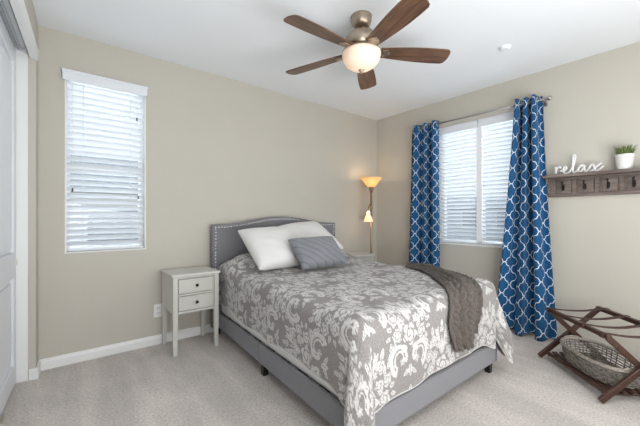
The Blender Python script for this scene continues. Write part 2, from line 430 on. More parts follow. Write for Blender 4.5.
# closet sliding doors (two panels, beadboard centre)
def closet_door(name, x, y0, y1):
    d = empty(name); d.rotation_euler = (0, 0, CR); struct(d)
    z0, z1, t = .016, 2.165, .034
    body = MB(); st = .085
    # stiles and rails as the raised frame, panels set back
    body.box((x-t, y0, z0), (x, y0+st, z1)); body.box((x-t, y1-st, z0), (x, y1, z1))
    body.box((x-t, y0+st, z0), (x, y1-st, z0+.13)); body.box((x-t, y0+st, z1-.10), (x, y1-st, z1)); body.box((x-t, y0+st, .70), (x, y1-st, .86))
    body.build('door_frame', 'door', d, bevel=.004)
    for (a, c) in ((z0+.13, .70), (.86, z1-.10)):
        pn = MB(); n = int((y1-y0-2*st)/.045); w = (y1-y0-2*st)/n
        pn.box((x-t+.004, y0+st, a), (x-.016, y1-st, c))
        if a > .8:
            for i in range(n): pn.box((x-.017, y0+st+i*w+.002, a+.02), (x-.010, y0+st+(i+1)*w-.002, c-.02))
        else:
            pn.box((x-.017, y0+st+.03, a+.03), (x-.008, y1-st-.03, c-.03))
        pn.build('door_panel', 'door', d, bevel=.003)
    return d
d1 = closet_door('door_1', -.096, -1.06, -.150)
hp = MB().box((-.0965, -.172, .765), (-.092, -.158, .815)).box((-.0925, -.170, .775), (-.086, -.166, .805))
hp.build('door_pull', 'nickel', d1, bevel=.001)
closet_door('door_2', -.138, -1.95, -1.00)
g = MB().box((-.148, -.66, 0), (-.078, -.60, .006)).box((-.093, -.66, .006), (-.086, -.60, .032)).box((-.148, -.66, .006), (-.141, -.60, .030))
g_ = g.build('door_floor_guide', 'nickel', bevel=.002); g_.rotation_euler = (0, 0, CR)
tag(g_, 'small metal floor guide at the foot of the white sliding closet door', 'door guide')

# ------------------------------------------------------------------ windows
def window(name, axis, a0, a1, z0, z1, plane, meet):
    """vinyl window; axis 'x': along X in the back wall, 'y': along Y in the right wall; plane = room face of the frame"""
    w = empty(name); struct(w)
    def bx(m, u0, u1, d0, d1, z0_, z1_):
        if axis == 'x': m.box((u0, plane+d0, z0_), (u1, plane+d1, z1_))
        else: m.box((plane+d0, u0, z0_), (plane+d1, u1, z1_))
    f = MB(); fw = .035
    bx(f, a0, a0+fw, 0, .05, z0, z1); bx(f, a1-fw, a1, 0, .05, z0, z1); bx(f, a0+fw, a1-fw, 0, .05, z0, z0+fw); bx(f, a0+fw, a1-fw, 0, .05, z1-fw, z1)
    if meet == 'h': bx(f, a0+fw, a1-fw, .004, .045, (z0+z1)/2-.022, (z0+z1)/2+.022)
    else: bx(f, (a0+a1)/2-.030, (a0+a1)/2+.030, -.045, .045, z0+fw, z1-fw)
    f.build('window_frame', 'vinyl', w, bevel=.003)
    gl = MB(); bx(gl, a0+fw, a1-fw, .022, .026, z0+fw, z1-fw); gl.build('window_glass', 'glass', w)
    return w
window('window_1', 'x', WX0, WX1, WZ0, WZ1, .075, 'h')
window('window_2', 'y', VY0, VY1, VZ0, VZ1, XB+.075, 'v')
struct(MB().box((WX0, -.003, WZ0), (WX1, .075, WZ0+.010)).box((WX0, -.003, WZ0+.010), (WX0+.009, .075, WZ1)).box((WX1-.009, -.003, WZ0+.010), (WX1, .075, WZ1)).build('trim_5', 'trim', bevel=.002))
struct(MB().box((XB-.012, VY0, VZ0-.014), (XB+.075, VY1, VZ0+.004)).build('trim_6', 'trim', bevel=.003))

def blind(name, axis, a0, a1, z0, z1, plane, n, tilt, val, label, group=None, cords=True):
    """horizontal slat blind between a0..a1; plane = slat centre plane; room side is -Y ('x') or -X ('y')"""
    r = empty(name); tag(r, label, 'blind', group)
    def pt(u, d, z): return (u, plane+d, z) if axis == 'x' else (plane+d, u, z)
    sl = MB(); sp = (z1-z0)/n; W2 = .0235
    for i in range(n):
        zc = z0 + sp*(i+.5); ca, sa = math.cos(tilt), math.sin(tilt); prof = []
        for k in range(5):
            s = -1 + k/2; cr = .0028*(1-s*s)
            prof.append((s*W2*ca + cr*sa, -s*W2*sa + cr*ca))       # room side (s=-1) edge high
        top = [(d, zc+z_+.0013) for d, z_ in prof]; bot = [(d, zc+z_-.0013) for d, z_ in reversed(prof)]
        ring = top + bot; k = len(ring)
        vs = [pt(a0+.004, d, z_) for d, z_ in ring] + [pt(a1-.004, d, z_) for d, z_ in ring]
        sl.add(vs, [tuple(range(k)), tuple(range(2*k-1, k-1, -1))] + [(j, j+k, (j+1) % k + k, (j+1) % k) for j in range(k)])
    sl.build('slats', 'slat', r)
    def bx(m, u0, u1, d0, d1, za, zb):
        p, q = pt(u0, d0, za), pt(u1, d1, zb); m.box(p, q); return m
    bx(MB(), a0+.004, a1-.004, -.024, .024, z0-.030, z0-.012).build('bottom_rail', 'valance', r, bevel=.004)
    bx(MB(), a0+.003, a1-.003, -.020, .026, z1, z1+.035).build('head_rail', 'valance', r, bevel=.002)
    vm = MB(); u0, u1, va, vb, vd = val
    bx(vm, u0, u1, vd, vd+.010, va, vb); bx(vm, u0-.003, u1+.003, vd-.004, vd+.010, vb-.022, vb); bx(vm, u0-.007, u1+.007, vd-.009, vd+.010, vb-.010, vb); bx(vm, u0, u0+.008, vd+.010, -.024, va, vb) if vd < -.036 else None
    if vd < -.036: bx(vm, u1-.008, u1, vd+.010, -.024, va, vb)
    vm.build('valance', 'valance', r, bevel=.003)
    ld = MB()
    for u in (a0+.10, a1-.10):
        for d in (-.024, .024): ld.tube([pt(u, d, z0-.012), pt(u, d, z1+.002)], .0011, 5)
    ld.build('ladder_cord', 'cord', r)
    if cords:
        for u, zz in ((a1-.055, z1-.19), (a0+.035, z0+.44), (a1-.045, z0+.40)):
            cd = MB().tube([pt(u, -.030, z1+.01), pt(u, -.030, zz)], .001, 5).build('pull_cord', 'cord', r)
            MB().lathe([(.0015, .014), (.005, .008), (.0055, -.012), (.002, -.016)][::-1], 10, pt(u, -.030, zz-.012)).build('cord_tassel', 'cordknob', cd)
    return r
TL = math.radians(36)
blind('window_blind', 'x', WX0+.011, WX1-.011, WZ0+.044, WZ1-.042, .030, 27, TL, (WX0-.014, WX1+.006, 2.086, 2.164, -.058),
      'white slat blind with wide valance in the narrow window beside the closet')
VM = (VY0+VY1)/2
B2 = (VY0+.004, VM-.034); B1 = (VM+.034, VY1-.004)
blind('window_blind', 'y', B1[0], B1[1], VZ0+.040, VZ1-.045, XB+.030, 29, TL, (VM+.008, B1[1], VZ1-.085, VZ1-.004, -.034),
      'white slat blind in the left half of the curtained window', 'paired blinds in the curtained window', False)
blind('window_blind', 'y', B2[0], B2[1], VZ0+.040, VZ1-.045, XB+.030, 29, TL, (B2[0], VM-.008, VZ1-.085, VZ1-.004, -.034),
      'white slat blind in the half of the window next to the wider blue curtain', 'paired blinds in the curtained window', False)

# ------------------------------------------------------------------ outside the windows
struct(MB().box((-40, .5, -3.3), (60, 60, -3.2)).box((4.2, -40, -3.3), (60, .5, -3.2)).build('ground', 'ground'))
def house(name, loc, rz, w, d, h, wins, label, wallm):
    r = empty(name, loc, rz); tag(r, label, 'house')
    MB().box((-w/2, -d/2, 0), (w/2, d/2, h)).build('house_wall', wallm, r)
    MB().add([(-w/2-.3, -d/2-.3, h), (w/2+.3, -d/2-.3, h), (w/2+.3, d/2+.3, h), (-w/2-.3, d/2+.3, h), (-w/2+1.5, 0, h+1.1), (w/2-1.5, 0, h+1.1)],
             [(0, 1, 5, 4), (1, 2, 5), (2, 3, 4, 5), (3, 0, 4), (3, 2, 1, 0)]).build('house_roof', 'roof', r)
    for x, z, ww, hh in wins:
        f = MB().box((x-ww/2-.08, -d/2-.05, z-.08), (x+ww/2+.08, -d/2+.01, z+hh+.08)).build('house_window', 'vinyl', r)
        MB().box((x-ww/2, -d/2-.07, z), (x+ww/2, -d/2-.04, z+hh)).build('house_window_pane', 'housewin', f)
    return r
house('neighbour_house', (1.2, 7.2, -3.2), 0, 9, 5, 4.75, [(-.15, 3.05, .95, 1.35), (2.6, 3.05, .9, 1.3), (-.1, .8, 1.0, 1.3)],
      'pale house with dark window seen through the narrow window blind', 'house')
house('neighbour_house', (30, 10.0, -3.2), math.radians(-68), 12, 7, 5.0, [(-3.6, 3.4, 1.3, 1.4), (-1.1, 3.4, 1.3, 1.4), (1.4, 3.4, 1.3, 1.4), (3.9, 3.4, 1.3, 1.4), (-2, .8, 1.3, 1.4), (2, .8, 1.3, 1.4)],
      'grey house seen low through the left half of the curtained window', 'housegrey')
house('neighbour_house', (34, -4.0, -3.2), math.radians(-92), 11, 7, 4.2, [(-3, 2.8, 1.3, 1.2), (0, 2.8, 1.3, 1.2), (3, 2.8, 1.3, 1.2)],
      'pale house seen low through the right half of the curtained window', 'house')
def tree(loc, s, label):
    r = empty('tree', loc); tag(r, label, 'tree')
    MB().tube([(0, 0, 0), (.05*s, 0, 1.2*s), (0, .04*s, 2.2*s)], [.14*s, .10*s, .05*s], 8).build('trunk', 'bark', r)
    m = MB(); rnd = random.Random(3)
    for i in range(260):
        th, ph = rnd.uniform(0, 2*PI), math.acos(rnd.uniform(-1, 1)); rr = rnd.uniform(.55, 1.0)*1.05*s
        c = Vector((rr*math.sin(ph)*math.cos(th), rr*math.sin(ph)*math.sin(th), 2.6*s + rr*math.cos(ph)*.9))
        a = Vector((rnd.gauss(0, 1), rnd.gauss(0, 1), rnd.gauss(0, 1))).normalized()*.20*s; b2 = a.orthogonal().normalized()*.13*s
        m.add([c-a, c+b2, c+a, c-b2], [(0, 1, 2, 3)])
    m.build('crown', 'leaf', r)
tree((19, .2, -3.2), 1.35, 'green tree standing between the houses outside the curtained window')

# ------------------------------------------------------------------ ceiling fan
FX, FY = 1.70, -1.50
fan = empty('ceiling_fan', (FX, FY, H)); tag(fan, 'brushed nickel ceiling fan with five dark wood blades and lit bowl', 'ceiling fan')
MB().lathe([(.044, -.068), (.060, -.060), (.068, -.030), (.068, -.006), (.072, 0)], 40).build('canopy', 'fanmetal', fan)
MB().lathe([(.016, -.135), (.016, -.055)], 20).build('downrod', 'fanmetal', fan)
MB().lathe([(.052, -.232), (.090, -.226), (.112, -.205), (.115, -.170), (.108, -.140), (.086, -.118), (.045, -.104), (.030, -.098), (.026, -.085)], 48).build('motor_housing', 'fanmetal', fan)
MB().lathe([(.128, -.250), (.132, -.243), (.110, -.236), (.075, -.230), (.075, -.222)], 48).build('light_fitter', 'fanmetal', fan)
bowl = MB().lathe([(.0, -.362), (.030, -.360), (.066, -.350), (.100, -.328), (.122, -.296), (.131, -.262), (.130, -.244), (.124, -.244), (.123, -.262), (.112, -.296), (.092, -.322), (.060, -.341), (.028, -.351), (0, -.353)], 48).build('light_bowl', 'fanbowl', fan)
MB().lathe([(.0, -.384), (.009, -.380), (.012, -.373), (.007, -.367), (.020, -.362), (.022, -.356)], 20).build('bowl_finial', 'fanmetal', fan)
MB().lathe([(0, -.325), (.022, -.318), (.030, -.300), (.022, -.275), (.012, -.258)], 16).build('bulb', 'bulb', fan)
def blade_outline():
    pts = []
    for i in range(13):
        t = i/12; r = .128 + t*.452; w = .046 + .027*math.sin(t*PI*.62)/math.sin(PI*.5)
        pts.append((r, w))
    pts += [(.598, .060), (.607, .040), (.611, .012)]
    return pts + [(r, -w*.96) for r, w in reversed(pts)]
iron_out = [(.085, .020), (.115, .018), (.135, .028), (.160, .034), (.180, .030), (.196, .014), (.200, 0)]
for k in range(5):
    an = math.radians(37.5 + 72*k)
    piv = Matrix.Rotation(an, 4, 'Z') @ Matrix.Translation((0, 0, -.236)) @ Matrix.Rotation(math.radians(1.2), 4, 'Y') @ Matrix.Rotation(math.radians(-12), 4, 'X')
    bl = MB().prism(blade_outline(), 0, .007, 'z').build('blade', 'blade', fan, bevel=.002)
    bl.matrix_local = piv
    ir = MB().prism(iron_out + [(a, -c) for a, c in reversed(iron_out[:-1])], -.006, -.0005, 'z')
    ir.bar((.085, 0, -.002), (.125, 0, -.002), .034, .010)
    for (sx, sy) in ((.155, .020), (.155, -.020), (.186, 0)): ir.lathe([(0, -.011), (.006, -.009), (.007, -.006)], 10, (sx, sy, 0))
    io = ir.build('blade_iron', 'fanmetal', bl, bevel=.0015)
pl = bpy.data.lights.new('fan_bulb_light', 'POINT'); pl.energy = 3.5; pl.color = (1, .80, .58); pl.shadow_soft_size = .05
po = bpy.data.objects.new('fan_bulb_light', pl); COL.objects.link(po); po.parent = fan; po.location = (0, 0, -.300)

sd = empty('smoke_detector', (2.87, -1.955, H)); tag(sd, 'small round white smoke detector on the ceiling', 'smoke detector')
MB().lathe([(.022, -.022), (.034, -.020), (.039, -.011), (.040, -.006)], 32).build('detector_cover', 'ceiling', sd)
MB().lathe([(.043, -.006), (.043, 0)], 32).build('detector_base', 'ceiling', sd)

# ------------------------------------------------------------------ nightstands
def nightstand(x0, x1, y0, y1, label, full=True):
    r = empty('nightstand', ((x0+x1)/2, (y0+y1)/2, 0)); tag(r, label, 'nightstand', 'pale grey nightstands flanking the bed')
    w, d = (x1-x0)/2, (y1-y0)/2; HT = .634; BZ = .322; lw = .036
    MB().box((-w-.012, -d-.012, HT-.020), (w+.012, d, HT)).build('tabletop', 'nightstand', r, bevel=.005)
    bd = MB()
    bd.box((-w+.004, -d+.03, BZ), (-w+.018, d-.03, HT-.02)); bd.box((w-.018, -d+.03, BZ), (w-.004, d-.03, HT-.02)); bd.box((-w+.02, d-.02, BZ), (w-.02, d-.008, HT-.02))
    bd.box((-w+lw, -d+.003, HT-.038), (w-lw, -d+.02, HT-.02)); bd.box((-w+lw, -d+.003, BZ), (w-lw, -d+.02, BZ+.018)); zm = (BZ+HT-.02)/2
    bd.box((-w+lw, -d+.003, zm-.007), (w-lw, -d+.02, zm+.007)); bd.box((-w+.018, -d+.02, BZ), (w-.018, d-.02, BZ+.01))
    bd.build('cabinet_body', 'nightstand', r, bevel=.0015)
    for sx in (-1, 1):
        for sy in (-1, 1):
            lg = MB(); cx, cy = sx*(w-lw/2), sy*(d-lw/2)
            def q(hw, z, ox, oy): return [(cx+ox-hw, cy+oy-hw, z), (cx+ox+hw, cy+oy-hw, z), (cx+ox+hw, cy+oy+hw, z), (cx+ox-hw, cy+oy+hw, z)]
            lg.grid([q(.0145, 0, sx*.003, sy*.003), q(.015, .03, sx*.002, sy*.002), q(.018, BZ-.03, 0, 0), q(.018, HT-.02, 0, 0)], False, True)
            lg.f.append((3, 2, 1, 0)); lg.f.append((12, 13, 14, 15)); lg.sm += [False, False]
            lg.build('leg', 'nightstand', r, bevel=.002)
    for za, zb in ((BZ+.023, zm-.012), (zm+.012, HT-.043)):
        dr = MB().box((-w+lw+.005, -d+.010, za), (w-lw-.005, -d+.03, zb))
        e = .012
        dr.box((-w+lw+.005, -d+.003, za), (w-lw-.005, -d+.010, za+e)); dr.box((-w+lw+.005, -d+.003, zb-e), (w-lw-.005, -d+.010, zb))
        dr.box((-w+lw+.005, -d+.003, za+e), (-w+lw+.005+e, -d+.010, zb-e)); dr.box((w-lw-.005-e, -d+.003, za+e), (w-lw-.005, -d+.010, zb-e))
        do = dr.build('drawer', 'nightstand', r, bevel=.0012)
        kx = Matrix.Rotation(PI/2, 4, 'X')
        MB().lathe([(.0055, 0), (.0045, .010), (.010, .014), (.0125, .020), (.009, .026), (0, .028)], 16, (0, -d+.010, (za+zb)/2), kx).build('knob', 'knob', do)
    return r
nightstand(.797, 1.158, -.372, -.025, 'pale grey two drawer nightstand below the narrow window, left of the bed')
nightstand(2.74, 3.11, -.365, -.025, 'pale grey nightstand half hidden behind the bed, beside the floor lamp')

# outlet
ot = empty('wall_outlet', (.773, 0, .285)); tag(ot, 'white wall outlet plate above the baseboard left of the nightstand', 'outlet')
MB().box((-.034, -.006, -.055), (.034, 0, .055)).build('cover_plate', 'plastic', ot, bevel=.003)
for z in (-.021, .021):
    rc = MB().box((-.016, -.0085, z-.014), (.016, -.006, z+.014)).build('socket', 'plastic', ot, bevel=.003)
    MB().box((-.008, -.0090, z-.004), (-.0055, -.0086, z+.007)).box((.0055, -.0090, z-.004), (.008, -.0086, z+.007)).box((-.002, -.0090, z-.011), (.002, -.0086, z-.007)).build('socket_slots', 'slot', rc)

# ------------------------------------------------------------------ floor lamp
lx, ly = 3.235, -.215
lamp = empty('floor_lamp', (lx, ly, 0)); tag(lamp, 'bronze torchiere floor lamp with amber bowl and small reading light', 'floor lamp')
MB().lathe([(.125, 0), (.128, .010), (.115, .020), (.060, .030), (.025, .042), (.014, .060)], 40).build('base', 'bronze', lamp)
MB().tube([(0, 0, .05), (0, 0, 1.45)], .0130, 14).build('pole', 'bronze', lamp)
MB().lathe([(.012, 1.40), (.026, 1.425), (.030, 1.435), (.020, 1.445), (.034, 1.460), (.038, 1.468)], 24).build('bowl_holder', 'bronze', lamp)
MB().lathe([(.030, 1.462), (.050, 1.472), (.074, 1.500), (.100, 1.540), (.140, 1.582), (.136, 1.585), (.096, 1.545), (.070, 1.506), (.047, 1.479), (.030, 1.470)], 44).build('lamp_bowl', 'lampbowl', lamp)
MB().lathe([(.010, 1.468), (.022, 1.515), (.024, 1.535), (.012, 1.553), (0, 1.556)], 16).build('bulb', 'bulb', lamp)
dirv = Vector((-.80, -.10, 0)).normalized()*.062
arm = catmull([(0, 0, 1.215), tuple(dirv*.25+Vector((0, 0, 1.245))), tuple(dirv*.75+Vector((0, 0, 1.235))), tuple(dirv+Vector((0, 0, 1.185))), tuple(dirv*1.02+Vector((0, 0, 1.155)))], 8)
ar = MB().tube(arm, .006, 10); ar.lathe([(.016, 1.195), (.018, 1.205), (.018, 1.225), (.014, 1.235)], 16); ar.build('reading_arm', 'bronze', lamp)
q = dirv*1.02
rs = MB().lathe([(.060, 1.025), (.057, 1.033), (.046, 1.062), (.036, 1.092), (.022, 1.112), (.018, 1.110), (.032, 1.090), (.042, 1.060), (.053, 1.032), (.056, 1.025)], 32, (q.x, q.y, 0)).build('reading_shade', 'lampshade', lamp)
MB().lathe([(0, 1.062), (.018, 1.068), (.020, 1.085), (.010, 1.10), (.009, 1.110), (.018, 1.113), (.019, 1.145), (.008, 1.160)], 16, (q.x, q.y, 0)).build('reading_bulb', 'bulb', lamp)
for nm, loc, e in (('lamp_bowl_light', (0, 0, 1.60), 2.4), ('reading_light', (q.x, q.y, 1.02), .9)):
    d = bpy.data.lights.new(nm, 'POINT'); d.energy = e*.55; d.color = (1, .74, .48); d.shadow_soft_size = .03
    o = bpy.data.objects.new(nm, d); COL.objects.link(o); o.parent = lamp; o.location = loc

# ------------------------------------------------------------------ bed
BO = Vector((1.245, -.030, 0)); SK = Matrix(((1, .070, 0, 0), (0, .998, 0, 0), (0, 0, 1, 0), (0, 0, 0, 1)))   # the frame stands slightly out of square
bed = empty('bed', BO); tag(bed, 'grey upholstered bed with arched nailhead headboard and low rails', 'bed')
BMx = Matrix.Translation(BO)
BW, BL = 1.380, 2.030
def hb_top(x):
    t = (x+.032)/(1.470+.032); c = abs(t-.5)*2          # 0 centre .. 1 ends
    if c > .86: return 1.016
    return 1.016 + .072*(math.cos(PI*c/.86)*.5+.5)**.85
xs = [-.032 + (1.502)*i/60 for i in range(61)]
poly = [(x, hb_top(x)) for x in xs]
poly = [(-.032, .06)] + poly + [(1.470, .06)]
hb = MB().prism(poly, -.085, -.012, 'y').build('headboard', 'headboard', bed, bevel=.010, seg=4, angle=50)
nl = MB()
def stud(x, z): nl.lathe([(.0095, 0), (.0085, .004), (.005, .0065), (0, .0075)], 8, (x, -.084, z), Matrix.Rotation(PI/2, 4, 'X'))
for rowoff in (.027,):
    z = .34
    while z < 1.010-rowoff: stud(-.032+rowoff, z); stud(1.470-rowoff, z); z += .030
    x = -.032+rowoff
    while x < 1.470-rowoff+.01: stud(x, hb_top(x)-rowoff); x += .030
nl.build('nailhead_trim', 'nail', bed)
# side rails in two lengths with a seam, and the foot rail
RZ0, RZ1, RT = .083, .212, .030
for x0, x1 in ((0, RT), (BW-RT, BW)):
    for v0, v1 in ((.085, 1.005), (1.008, BL-.0)):
        MB().box((x0, -v1, RZ0), (x1, -v0, RZ1)).build('side_rail', 'headboard', bed, bevel=.008, seg=3)
MB().box((RT+.001, -BL, RZ0), (BW-RT-.001, -BL+RT, RZ1)).build('foot_rail', 'headboard', bed, bevel=.008, seg=3)
for (u, v) in ((.035, 1.03), (BW-.035, 1.03), (.045, BL-.045), (BW-.045, BL-.045), (.02, .06), (BW-.02, .06), (BW/2, 1.0)):
    MB().add(*(lambda s, t: ([(u-s, -v-s, 0), (u+s, -v-s, 0), (u+s, -v+s, 0), (u-s, -v+s, 0), (u-t, -v-t, RZ0+.004), (u+t, -v-t, RZ0+.004), (u+t, -v+t, RZ0+.004), (u-t, -v+t, RZ0+.004)],
             [(0, 3, 2, 1), (4, 5, 6, 7), (0, 1, 5, 4), (1, 2, 6, 5), (2, 3, 7, 6), (3, 0, 4, 7)]))(.018, .022)).build('leg', 'blackleg', bed, bevel=.002)
sl = MB()
for i in range(9): sl.box((RT, -.25-i*.21, .165), (BW-RT, -.18-i*.21, .185))
sl.build('slat_base', 'blackleg', bed)

mt = MB().box((.0315, -BL+.0315, .186), (BW-.0315, -.100, .598)).build('mattress', 'mattress', None, bevel=.05, seg=5)
mt.data.transform(SK); mt.matrix_world = BMx
for o in bed.children: o.data.transform(SK)
tag(mt, 'white mattress, its side showing between quilt hem and bed rail', 'mattress')

# --- bedspread (quilt) -----------------------------------------------------------
R0 = .085                                         # edge rounding
E0u, E1u, E1v = -.012, BW+.012, BL+.012           # outer faces of the hanging cloth
TOPZ = .628
def top_z(u, v):
    z = TOPZ + .022*u/BW + .007*math.sin(u*9+1)*math.sin(v*7) + .004*math.sin(u*23+v*17)
    # sleeping pillows under the quilt
    c = min(1, abs(u-BW/2)/(BW/2))
    a = math.exp(-((v-.33)/.20)**2)
    z += a*.135*(1-c**7)*(1-.10*math.exp(-((u-BW/2)/.06)**2))
    return z

def leafm(x, y, cx, cy, ang, L_, w):
    ca, sa = np.cos(ang), np.sin(ang); dx, dy = x-cx, y-cy; a = (dx*ca+dy*sa)/L_; b2 = (-dx*sa+dy*ca)
    half = w*np.sqrt(np.clip(np.clip(a, 0, 1)*(1-np.clip(a, 0, 1))*4, 0, 1))*(1.15-.5*a)
    return (a > 0) & (a < 1) & (np.abs(b2) < half) & ~((np.abs(b2) < w*.14) & (a < .8))
def rosem(x, y, cx, cy, R):
    dx, dy = x-cx, y-cy; r = np.hypot(dx, dy)/R; th = np.arctan2(dy, dx)
    edge = 1 + .10*np.cos(5*th+cx*9)
    sp = np.sin(2*PI*(r*1.9) + th*1.0 + cx*7)
    pet = np.cos(5*th + r*5 + cy*5)
    return (r < edge) & ~((sp > .60) & (r > .16) & (r < .92)) & ~((pet > .90) & (r > .50))
def scrollm(x, y, cx, cy, R, a0, a1, w0, w1, sgn):
    dx, dy = (x-cx)*sgn, y-cy; r = np.hypot(dx, dy); th = np.arctan2(dy, dx); t = (th-a0) % (2*PI) / (a1-a0)
    rr = R*(1-.42*t); w = w0+(w1-w0)*t
    sc = w*(.92+.12*np.abs(np.sin(t*PI*5)))
    d = r-rr
    return (t >= 0) & (t <= 1) & (d < sc) & (d > -w*.75) & ~((np.abs(d+w*.12) < .011) & (t > .06) & (t < .9))
def bouquet(x, y):
    """damask bouquet, about .75 wide and 1.05 tall, y up"""
    m = np.zeros(x.shape, bool)
    for sg in (1, -1):
        m |= scrollm(x, y, sg*.190, -.320, .150, -.38*PI, 1.15*PI, .066, .050, sg)
        m |= rosem(x, y, sg*.140, -.365, 0.044)
        m |= rosem(x, y, sg*.235, -.045, 0.088); m |= rosem(x, y, sg*.285, .150, 0.077); m |= rosem(x, y, sg*.150, .120, 0.063)
        m |= rosem(x, y, sg*.185, .310, 0.075); m |= rosem(x, y, sg*.350, -.150, 0.044); m |= rosem(x, y, sg*.085, .235, 0.042)
        for (cx, cy, an, L_, w) in ((.02, .12, 78, .34, .026), (.06, .30, 62, .20, .030), (.30, .26, 55, .13, .036), (.20, .39, 75, .13, .036), (.34, .05, 12, .09, .032),
                                   (.32, -.20, -35, .12, .034), (.02, -.46, -35, .13, .030), (.11, .38, 100, .12, .026), (.05, -.19, -30, .14, .034), (.37, .20, 35, .09, .030), (.09, -.16, -55, .12, .030), (.14, .02, 40, .10, .030), (.24, .22, 80, .10, .030), (.10, .30, 45, .12, .026), (.27, -.13, -60, .10, .030), (.36, -.03, -20, .09, .030)):
            a = math.radians(an); a = a if sg > 0 else PI-a
            m |= leafm(x, y, sg*cx, cy, a, L_*1.0, w*.95)
    m |= rosem(x, y, 0, -.045, 0.129); m |= rosem(x, y, 0, .445, 0.048)
    m |= leafm(x, y, 0, .10, PI/2, .27, .022); m |= leafm(x, y, 0, -.40, -PI/2, .15, .034); m |= leafm(x, y, 0, .49, PI/2, .09, .030)
    return m
MCW, MRH, MSC = .296, .500, .405                   # column spacing, row spacing, bouquet size
def motif(U, V):
    """flat-cloth coordinates -> white/grey mask; bouquets in a half-drop repeat, tops toward the headboard"""
    x = U - .046; y = -(V - 1.855)
    out = np.zeros(U.shape, bool)
    ci = np.round(x/MCW)
    for dc in (-1, 0, 1):
        c = ci+dc; lx = x - c*MCW; ly0 = y + (c % 2)*MRH/2; rj = np.round(ly0/MRH)
        for dr in (-1, 0, 1):
            ly_ = ly0-(rj+dr)*MRH
            out |= bouquet(lx/MSC, ly_/MSC)
    return out

